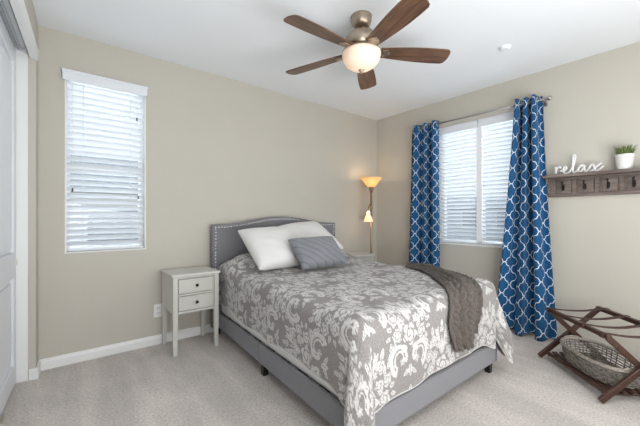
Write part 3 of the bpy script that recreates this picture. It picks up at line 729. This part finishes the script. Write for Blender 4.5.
def build_spread():
    V_ = []; F_ = []; UV = []
    # top grid
    u0, u1, v0, v1 = E0u+R0, E1u-R0, .100, E1v-R0
    nu, nv = 310, 470
    us = np.linspace(u0, u1, nu); vs = np.linspace(v0, v1, nv)
    rscale = lambda v: 1 
    for v in vs:
        for u in (u0+(us-u0)*rscale(v)): V_.append((u, -v, top_z(u, v))); UV.append((u, v))
    for j in range(nv-1):
        for i in range(nu-1): F_.append((j*nu+i, j*nu+i+1, (j+1)*nu+i+1, (j+1)*nu+i))
    # perimeter: left side (head->foot), corner fan, foot, corner fan, right side (foot->head)
    per = []
    for j in range(nv): per.append((u0, vs[j], PI, j*nu, ('L', vs[j])))
    NC = 56
    for k in range(1, NC): per.append((u0, v1, PI - (PI/2)*k/NC, (nv-1)*nu, ('C', k/NC)))
    # angle measured in (u, -v): left = 180deg, foot = 270deg -> sweep upwards
    for i in range(nu): per.append((us[i], v1, PI/2, (nv-1)*nu+i, ('F', us[i])))
    for k in range(1, NC): per.append((u1, v1, PI/2 - (PI/2)*k/NC, (nv-1)*nu+nu-1, ('D', k/NC)))
    for j in range(nv-1, -1, -1): per.append((u0+(u1-u0)*rscale(vs[j]), vs[j], 0.0, j*nu+nu-1, ('R', vs[j])))
    NA, ND = 16, 64
    base = len(V_); npz = len(per); arcl = R0*PI/2
    s_run = 0.0
    prev = None
    for (bu, bv, th, vi, (kind, kp)) in per:
        n = Vector((math.cos(th), math.sin(th)))     # (du, dv)
        if prev is not None: s_run += math.hypot(bu-prev[0], bv-prev[1]) + abs(th-prev[2])*.16
        prev = (bu, bv, th)
        zt = V_[vi][2]
        # corner weight
        cw = 0.0; cdist = 9
        if kind == 'C': cdist = 0; cw = math.sin(PI*kp)
        elif kind == 'D': cdist = 0; cw = math.sin(PI*kp)
        hemz = .290 + .010*math.sin(s_run*6.0) + .006*math.sin(s_run*15+1)
        if kind == 'F': hemz = .244 + .008*math.sin(s_run*7+.6) + .012*math.exp(-((kp-1.1)/.2)**2)
        if kind == 'L': hemz += .022*sstep(1.2, .3, kp)
        if cw > 0: hemz = hemz - (hemz-(.035 if kind == 'C' else .095))*sstep(.0, .75, cw)
        # neighbours of the corner sag a little
        if kind == 'L' or kind == 'R': hemz -= .035*math.exp(-((v1-kp)/.07)**2)
        if kind == 'F': hemz -= .03*math.exp(-((kp-u0)/.06)**2) + .05*math.exp(-((u1-kp)/.10)**2)
        rowvals = []
        for r in range(1, NA+ND+1):
            if r <= NA:
                a = (PI/2)*r/NA; dist = R0*math.sin(a); z = (zt-R0) + R0*math.cos(a); s = R0*a; drop = 0
            else:
                f = (r-NA)/ND; z = (zt-R0) - f*(zt-R0-hemz); drop = zt-R0-z; s = arcl+drop; dist = R0
                hang = min(1.0, drop/.30)
                wob = .008*math.sin(s_run*11+1.3)*hang + .005*math.sin(s_run*23+2)*hang
                dist += .002*hang + (wob*.8 if cw == 0 else 0)
                if cw > 0:
                    fold = .085 if kind == 'C' else .105
                    dist += fold*hang**1.1*sstep(.10, .85, cw) - .012*hang*math.exp(-((cw-.22)/.12)**2)
                elif kind in ('L', 'R', 'F'):
                    dd = (v1-kp) if kind != 'F' else min(kp-u0, u1-kp)
                    dist += .004*hang*math.exp(-(dd/.12)**2)
            V_.append((bu+n.x*dist, -(bv+n.y*dist), z)); UV.append((bu+n.x*s, bv+n.y*s))
    K = NA+ND
    for p in range(npz-1):
        a0 = base+p*K; b0 = base+(p+1)*K
        vi, vj = per[p][3], per[p+1][3]
        if vi == vj: F_.append((vi, b0, a0))
        else: F_.append((vi, vj, b0, a0))
        for r in range(K-1): F_.append((a0+r, b0+r, b0+r+1, a0+r+1))
    me = bpy.data.meshes.new('bedspread'); me.from_pydata(V_, [], F_)
    me.polygons.foreach_set('use_smooth', [True]*len(F_))
    UVa = np.array(UV); msk = motif(UVa[:, 0], UVa[:, 1]).astype(np.float32)
    # woven pale edging along the hem
    hem_idx = []
    for p in range(npz):
        for r in range(K-2, K): hem_idx.append(base+p*K+r)
    msk[hem_idx] = 1.0
    at = me.attributes.new('motif', 'FLOAT', 'POINT'); at.data.foreach_set('value', msk)
    bm = bmesh.new(); bm.from_mesh(me); bmesh.ops.recalc_face_normals(bm, faces=bm.faces); bm.to_mesh(me); bm.free()
    me.materials.append(M['spread'])
    o = bpy.data.objects.new('bedspread', me); COL.objects.link(o); me.transform(SK); o.matrix_world = BMx
    md = o.modifiers.new('solid', 'SOLIDIFY'); md.thickness = .005; md.offset = -1
    return o
tag(build_spread(), 'grey quilted bedspread with white damask flowers draped over the bed', 'bedspread')

# --- pillows ---------------------------------------------------------------------
def pillow(name, w, h, t, mat, label, loc, rot, ear=.06, n=26, group=None, seed=0, cat='pillow'):
    bot = MB(); rows = [[], []]
    P = {}
    for side in (1, -1):
        g_ = []
        for j in range(n+1):
            row = []
            for i in range(n+1):
                a, c = -1+2*i/n, -1+2*j/n
                px, pz = a, c
                # pull the edges in between the corners
                pinx = 1-ear*(1-c*c)*1.0; pinz = 1-ear*(1-a*a)*1.0
                th = ((1-a**2)**.5)*((1-c**2)**.5)
                th = th**.80
                wr = (.10*mnoise.noise(Vector((a*2.2+seed, c*2.2, side*.4))) + .07*mnoise.noise(Vector((a*1.5+seed*3, c*7+a*3, side))))*th
                row.append((px*pinx*w/2, -side*(t/2)*(th+wr), pz*pinz*h/2))
            g_.append(row)
        bot.grid(g_)
    o = bot.build(name, mat, None, weld=True, subd=1)
    me = o.data; uvl = me.uv_layers.new(name='UVMap')
    for lp in me.loops:
        co = me.vertices[lp.vertex_index].co; uvl.data[lp.index].uv = (co.x/w*2.0, co.z/h*2.0*(h/w))
    o.matrix_world = Matrix.Translation(loc) @ rot
    tag(o, label, cat, group)
    return o
def rotp(rz, lean, roll): return Matrix.Rotation(math.radians(rz), 4, 'Z') @ Matrix.Rotation(math.radians(-lean), 4, 'X') @ Matrix.Rotation(math.radians(roll), 4, 'Y')
pillow('pillow', .53, .50, .20, 'pillow_white', 'square white pillow at the left, leaning on the headboard', (1.575, -.590, .825), rotp(-2, 53, -2), ear=.045, seed=1)
pillow('pillow', .52, .50, .17, 'pillow_white', 'white pillow leaning back behind the grey lumbar pillow', (2.075, -.455, .880), rotp(-4, 57, -8), ear=.05, seed=5)
pillow('pillow', .48, .33, .15, 'lumbar', 'grey pintucked lumbar pillow in front of the white ones', (1.828, -.880, .788), rotp(-6, 46, -2), seed=9)

# --- throw blanket ------------------------------------------------------------------
def drape_pt(u, s):
    """point and normal on the quilt at column u, s = flat distance from the head, running over the foot edge"""
    ve = E1v-R0
    if s <= ve: return Vector((u, -s, top_z(u, s))), Vector((0, 0, 1))
    zt = top_z(u, ve); a = (s-ve)/R0
    if a < PI/2: return Vector((u, -(ve+R0*math.sin(a)), zt-R0+R0*math.cos(a))), Vector((0, -math.sin(a), math.cos(a)))
    d = s-ve-R0*PI/2
    return Vector((u, -(ve+R0+.016*min(1, d/.2)), zt-R0-d)), Vector((0, -1, 0))
def build_throw():
    rows = []; NS, NT = 300, 110
    s0, s1 = 1.36, 2.305
    ctr = [(0, 1.290), (.28, 1.200), (.56, 1.050), (.72, .920), (.84, .868), (.94, .850), (1.01, .845)]
    for i in range(NS+1):
        t = i/NS; s_c = s0+(s1-s0)*t
        k = max(j for j in range(len(ctr)-1) if ctr[j][0] <= t); f_ = (t-ctr[k][0])/(ctr[k+1][0]-ctr[k][0])
        pm = ctr[max(0, k-1)][1]; p0, p1 = ctr[k][1], ctr[k+1][1]; pq = ctr[min(len(ctr)-1, k+2)][1]
        cu = .5*((2*p0)+(p1-pm)*f_+(2*pm-5*p0+4*p1-pq)*f_*f_+(3*p0-pm-3*p1+pq)*f_**3)
        hw = .045 + .130*sstep(.05, .78, t) - .050*sstep(.86, 1.0, t)
        row = []
        for j in range(NT+1):
            q_ = -1+2*j/NT
            u = cu + hw*q_ + .008*math.sin(t*9+q_*2)
            u = min(u, E1u-R0*.5)
            s_ = s_c + .03*q_*(1-t) + .035*(q_**2)*(t > .0)*(-1)*sstep(.6, 1, t) - .05*q_*sstep(.8, 1, t)
            p, n = drape_pt(u, s_)
            # knit cables: ridges with a twist, over broad folds
            cab = abs(math.sin(q_*PI*3.4 + .42*math.sin(s_c*95)))**.8
            rope = .5+.5*math.sin(s_c*210 + (1 if math.sin(q_*PI*3.4) > 0 else -1)*q_*22)
            edge = (1-abs(q_)**6)
            fold = .013*(1+math.sin(q_*5.2+1.1+t*1.5))*sstep(0, .25, t+.05)
            hgt = .010 + (.017*cab + .010*rope*cab + fold)*edge
            p = p + n*hgt
            if i == NS or i > NS-6: p.z += .004*math.sin(j*.9)
            row.append(tuple(p))
        rows.append(row)
    o = MB().grid(rows).build('throw_blanket', 'throw', None, solid=.008)
    o.modifiers['solid'].offset = 1
    o.data.transform(SK); o.matrix_world = BMx
    return o
tag(build_throw(), 'taupe cable knit throw draped over the foot of the bed', 'throw blanket')

# ------------------------------------------------------------------ curtains and rod
RX, RZ = 3.505, 2.148
rod = empty('curtain_rod', (RX, -1.36, RZ)); tag(rod, 'thin metal curtain rod with end finials above the wide window', 'curtain rod')
MB().tube([(0, .655, .014), (0, -.68, -.004)], .0085, 12).build('rod', 'rodmetal', rod)
for sgn, y, z in ((1, .655, .014), (-1, -.68, -.004)):
    prof = [(.0, 0), (.010, .002), (.012, .012), (.007, .018), (.015, .026), (.020, .038), (.015, .052), (0, .058)]
    MB().lathe(prof, 16, (0, y, z), Matrix.Rotation(-sgn*PI/2, 4, 'X')).build('finial', 'rodmetal', rod)
for y in (.640, -.665):
    bk = MB().tube([(0, y, -.004), (.025, y, -.012), (.083, y, -.012)], .005, 8); bk.box((.078, y-.014, -.045), (.085, y+.014, .025)); bk.build('bracket', 'rodmetal', rod)

def curtain(name, ytop, ybot, zbot, L_, npl, amp_t, amp_b, ph, label, lean=0.0):
    c = empty(name, (RX, (ytop[0]+ytop[1])/2, 0)); tag(c, label, 'curtain', 'blue trellis curtains')
    oy = (ytop[0]+ytop[1])/2
    NR, NC = 90, 150; rows = []; uvs = []
    ztop = RZ + .045
    for i in range(NR+1):
        t = i/NR; z = ztop + (zbot-ztop)*t
        e = t**1.25
        ya = ytop[0] + (ybot[0]-ytop[0])*e; yb = ytop[1] + (ybot[1]-ytop[1])*e
        amp = amp_t + (amp_b-amp_t)*t
        row = []
        for j in range(NC+1):
            s = j/NC
            a = 2*PI*npl*s + ph
            w2 = 1 + .25*math.sin(3.1*s*PI + t*2.0)
            x = amp*w2*math.sin(a + .5*t*math.sin(s*9)) + .010*t*math.sin(2.3*a+1.5)
            x = max(-.075, min(.066, x)) - lean*e
            y = ya + (yb-ya)*s + .010*math.sin(2*a+.4)*(1 if t > .03 else .6)
            zz = z + (.012*math.sin(a*1.0+.8) if i == NR else 0)
            row.append(Vector((x, y-oy, zz)))
        ln = [0]
        for j in range(NC): ln.append(ln[-1] + (Vector((row[j+1].x, row[j+1].y, 0)) - Vector((row[j].x, row[j].y, 0))).length)
        uvs.append([(L_*l/ln[-1], z) for l in ln]); rows.append(row)
    cl_ = MB().grid(rows).build('curtain_cloth', 'trellis', c)
    me = cl_.data; uvl = me.uv_layers.new(name='UVMap'); flat = [p for r in uvs for p in r]
    for lp in me.loops: uvl.data[lp.index].uv = flat[lp.vertex_index]
    md = cl_.modifiers.new('solid', 'SOLIDIFY'); md.thickness = .002
    # metal grommets where the cloth crosses the rod
    row = rows[2]
    for j in range(NC):
        if row[j].x*row[j+1].x <= 0:
            p = (row[j]+row[j+1])/2; d = (row[j+1]-row[j]).normalized(); nrm = Vector((d.y, -d.x, 0))
            u_ = Vector((0, 0, 1)); w_2 = nrm.cross(u_)
            pts = [Vector((p.x, p.y, RZ+.005)) + (u_*math.cos(a_) + w_2*math.sin(a_))*.021 for a_ in [2*PI*k/20 for k in range(20)]]
            MB().tube(pts, .0045, 8, True).build('grommet', 'nickel', c)
    return c
curtain('curtain', (-.635, -1.000), (-.560, -1.010), .015, .82, 3.0, .042, .045, 0.6, 'blue trellis curtain hanging in straight pleats near the room corner')
curtain('curtain', (-1.800, -2.008), (-1.640, -2.150), .012, .84, 3.0, .050, .055, 2.2, 'blue trellis curtain flaring to the floor beside the luggage rack', .100)

# ------------------------------------------------------------------ wall shelf with hooks
SY0, SY1 = -2.88, -2.048
sh = empty('wall_shelf', (XB, 0, 0)); tag(sh, 'weathered wood wall shelf with a row of black coat hooks', 'shelf')
MB().box((-.125, SY0-.012, 1.428), (0, SY1+.012, 1.452)).build('shelf_top', 'shelfwood', sh, bevel=.003)
bd = MB().box((-.014, SY0, 1.262), (0, SY1, 1.428))
bd.box((-.024, SY0, 1.262), (-.014, SY1, 1.290)); bd.box((-.024, SY0, 1.412), (-.014, SY1, 1.428))
HY = [-2.166-.151*k for k in range(5)]
edges = [SY1] + [(HY[k]+HY[k+1])/2 for k in range(4)] + [SY0]
for k in range(1, 5): bd.box((-.024, edges[k]-.014, 1.290), (-.014, edges[k]+.014, 1.412))
bd.box((-.024, HY[0]+.058, 1.290), (-.014, SY1, 1.412)); bd.box((-.024, SY0, 1.290), (-.014, HY[4]-.058, 1.412))
bd.build('back_board', 'shelfwood', sh, bevel=.002)
for y in (SY1-.022, SY0):
    MB().prism([(-.024, 1.268), (-.034, 1.290), (-.040, 1.330), (-.058, 1.375), (-.095, 1.410), (-.100, 1.428), (-.024, 1.428)], y, y+.022, 'y').build('bracket', 'shelfwood', sh, bevel=.002)
for y in HY:
    pn = MB().box((-.020, y-.052, 1.296), (-.014, y+.052, 1.406)); pn.box((-.026, y-.040, 1.306), (-.020, y+.040, 1.396))
    pn.build('panel', 'shelfpanel', sh, bevel=.002)
    hk = MB().box((-.031, y-.009, 1.322), (-.026, y+.009, 1.368))
    hk.tube(catmull([(-.030, y, 1.352), (-.048, y, 1.352), (-.064, y, 1.362), (-.070, y, 1.380)], 5), [.0055]*15+[.0065], 8)
    hk.tube(catmull([(-.030, y, 1.336), (-.040, y, 1.322), (-.054, y, 1.318), (-.064, y, 1.332)], 5), .0052, 8)
    hk.lathe([(0, -.009), (.007, -.005), (.009, 0), (.007, .005), (0, .009)], 12, (-.070, y, 1.385)); hk.lathe([(0, -.008), (.006, -.005), (.008, 0), (.006, .005), (0, .008)], 12, (-.065, y, 1.338))
    hk.build('coat_hook', 'black', sh)

# "relax" in white script standing on the shelf
SX = XB-.070
def script_word():
    # strokes in (a, b): a along the word (0..1 = .335 m), b up (0..1 = .160 m, x-height about .42)
    st = [
        [(.012, .40), (.032, .36), (.034, .20), (.030, .04)],
        [(.034, .20), (.058, .34), (.098, .41), (.128, .38), (.134, .31)],
        [(.118, .20), (.175, .16), (.235, .21), (.262, .31), (.240, .39), (.205, .34), (.192, .17), (.222, .04), (.280, .03),
         (.340, .14), (.400, .40), (.435, .70), (.440, .92), (.418, .97), (.398, .80), (.388, .45), (.392, .14), (.420, .02), (.455, .06), (.500, .18), (.545, .33), (.590, .37), (.575, .39), (.530, .33), (.505, .18), (.520, .05), (.560, .06), (.605, .22), (.625, .36),
         (.622, .20), (.635, .05), (.670, .05), (.720, .20), (.760, .36), (.800, .34), (.820, .20), (.840, .06), (.885, .04), (.940, .14), (.990, .24)],
        [(.955, .40), (.910, .34), (.850, .22), (.790, .08), (.735, .03)],
    ]
    m = MB()
    for s in st:
        p = catmull([(0, -a*.335, b*.160) for a, b in s], 6)
        m.tube(p, .0080, 8)
    m.v = [(x*.95, y, z) for x, y, z in m.v]
    return m
ws = script_word().build('script_word_sign', 'white_sign', None); ws.location = (SX, -2.112, 1.4520)
ws.location.z = 1.452 + .0080 - .02*.160 + .001
tag(ws, 'white script word sign reading relax standing on the wall shelf', 'word sign')

pp = empty('potted_grass', (XB-.070, -2.568, 1.452)); tag(pp, 'white pot of short green grass on the wall shelf', 'potted plant')
MB().lathe([(.042, 0), (.046, .004), (.052, .060), (.058, .108), (.060, .116), (.056, .118), (.052, .108), (.050, .095)], 36).build('pot', 'pot', pp)
MB().lathe([(.051, .088), (.050, .100), (.03, .106), (0, .108)], 24).build('soil', 'soil', pp)
gm = MB(); rnd = random.Random(5)
for i in range(170):
    r = .046*math.sqrt(rnd.random()); th = rnd.uniform(0, 2*PI); h = rnd.uniform(.055, .105); ln = rnd.uniform(.2, 1.0)*(r/.046)*.038+rnd.uniform(0, .01)
    bx_, by_ = r*math.cos(th), r*math.sin(th); dx, dy = math.cos(th), math.sin(th); w = .0026; px, py = -dy*w, dx*w
    p = []
    for t, wt in ((0, 1), (.5, .9), (.8, .6), (1, .05)):
        cx, cy, cz = bx_+dx*ln*t*t, by_+dy*ln*t*t, .100+h*t*(1-.12*t)
        p.append([(cx-px*wt, cy-py*wt, cz), (cx+px*wt, cy+py*wt, cz)])
    gm.grid(p)
gb = gm.build('grass_blades', 'grass', pp, solid=.0008)

# ------------------------------------------------------------------ luggage rack and basket
RA = Vector((3.006, -2.184, 0)); RL = .616
la = math.atan2(-.7112, -.7030)                  # local +X runs along the rack's length
rk = empty('luggage_rack', RA, la); tag(rk, 'folding dark walnut luggage rack with brown straps below the wall shelf', 'luggage rack')
# local: x along length, y = away from the room (towards the wall)
DW = .385; HT = .385; ysgn = 1
def Rk(x, t, z): return (x, t*ysgn, z)
def leg(x, t0, z0, t1, z1):
    m = MB(); p, q2 = Vector(Rk(x, t0, z0)), Vector(Rk(x, t1, z1)); m.bar(p, q2, .021, .034, (0, 0, 1)); return m.build('leg', 'rackwood', rk, bevel=.003)
for x0, xi in ((0, .024), (RL, RL-.024)):
    leg(x0, -.038, .014, DW+.004, HT+.004)          # foot at the room side, top at the wall side
    leg(xi, DW+.020, .014, .022, HT-.010)
MB().bar(Rk(.010, .020, HT-.004), Rk(RL-.010, .020, HT-.004), .030, .026).build('top_rail', 'rackwood', rk, bevel=.004)
MB().bar(Rk(-.012, DW+.004, HT+.008), Rk(RL+.012, DW+.004, HT+.008), .030, .030).build('top_rail', 'rackwood', rk, bevel=.004)
for k, x in enumerate((.060, .235, .410, .575)):
    rows = []
    for i in range(19):
        t = i/18; y = -.002 + (DW+.026)*t; z = HT + .014 + .010*t - (.026-.008*(k == 0))*math.sin(PI*t)**1.1
        rows.append([Rk(x-.019, y, z), Rk(x+.019, y, z)])
    first, last = rows[0], rows[-1]
    rows = [[(a, b_, c-.028) for a, b_, c in first]] + rows + [[(a, b_, c-.034) for a, b_, c in last]]
    MB().grid(rows).build('strap', 'strap', rk, solid=.0028)
for x in (.012, RL-.012):
    MB().tube([Rk(x-.024, DW/2, HT*.5), Rk(x+.024, DW/2, HT*.5)], .006, 10).build('pivot_bolt', 'black', rk)
for i, t in enumerate((.012, .062, .114, .166, .218, .270, .322)):
    MB().bar(Rk(-.006+.018, t, .052), Rk(RL-.018, t, .052), .030, .012).build('shelf_slat', 'rackwood', rk, bevel=.002)
for x in (.044, RL-.044):
    MB().bar(Rk(x, .004, .040), Rk(x, DW-.020, .040), .020, .012).build('shelf_bearer', 'rackwood', rk, bevel=.002)

bk = empty('wicker_basket', RA + Matrix.Rotation(la, 3, 'Z') @ Vector((.308, .170, .0610)), la); tag(bk, 'oval grey woven basket resting on the rack bottom slats', 'basket')
def oval(t, a, c, z, n=2.6):
    ct, s_ = math.cos(t), math.sin(t); e = 2/n
    return Vector((a*math.copysign(abs(ct)**e, ct), c*math.copysign(abs(s_)**e, s_), z))
NRB = 7; NV = 44
wv = MB(); st_ = MB()
def bsize(f): return .240+.022*f, .128+.016*f, .006+.100*f
for r in range(NRB):
    f = r/(NRB-1); a, c, z = bsize(f); pts = []
    for k in range(NV*4):
        t = 2*PI*k/(NV*4); o_ = .0038*math.sin(NV/2*t + PI*(r % 2)); pts.append(oval(t, a+o_, c+o_, z))
    wv.tube(pts, .0046, 6, True)
wv.build('weave', 'wicker', bk)
for k in range(NV):
    t = 2*PI*(k+.5)/NV; pts = [oval(t, *bsize(f_)[:2], bsize(f_)[2]) for f_ in (0, .33, .66, 1)]
    st_.tube(pts, .0034, 6)
st_.build('stakes', 'wicker', bk)
rim = MB()
for dz, da in ((.000, .004), (.009, 0), (.004, -.007)):
    pts = []
    for k in range(120):
        t = 2*PI*k/120; pts.append(oval(t, .264+da, .146+da, .110+dz))
    rim.tube(pts, .0058, 7, True)
rim.build('rim', 'wickerrim', bk)
flr = MB(); rows = []
for f_ in (0.02, .5, 1.0): rows.append([tuple(oval(2*PI*k/60, .236*f_, .126*f_, .006)) for k in range(60)])
flr.grid(rows, True, True).build('basket_floor', 'wicker', bk, solid=.006)
for sgn in (1, -1):
    hp_ = catmull([(sgn*.262, -.055, .108), (sgn*.265, -.045, .124), (sgn*.265, 0, .130), (sgn*.265, .045, .124), (sgn*.262, .055, .108)], 7)
    MB().tube(hp_, .006, 8).build('handle', 'wickerrim', bk)
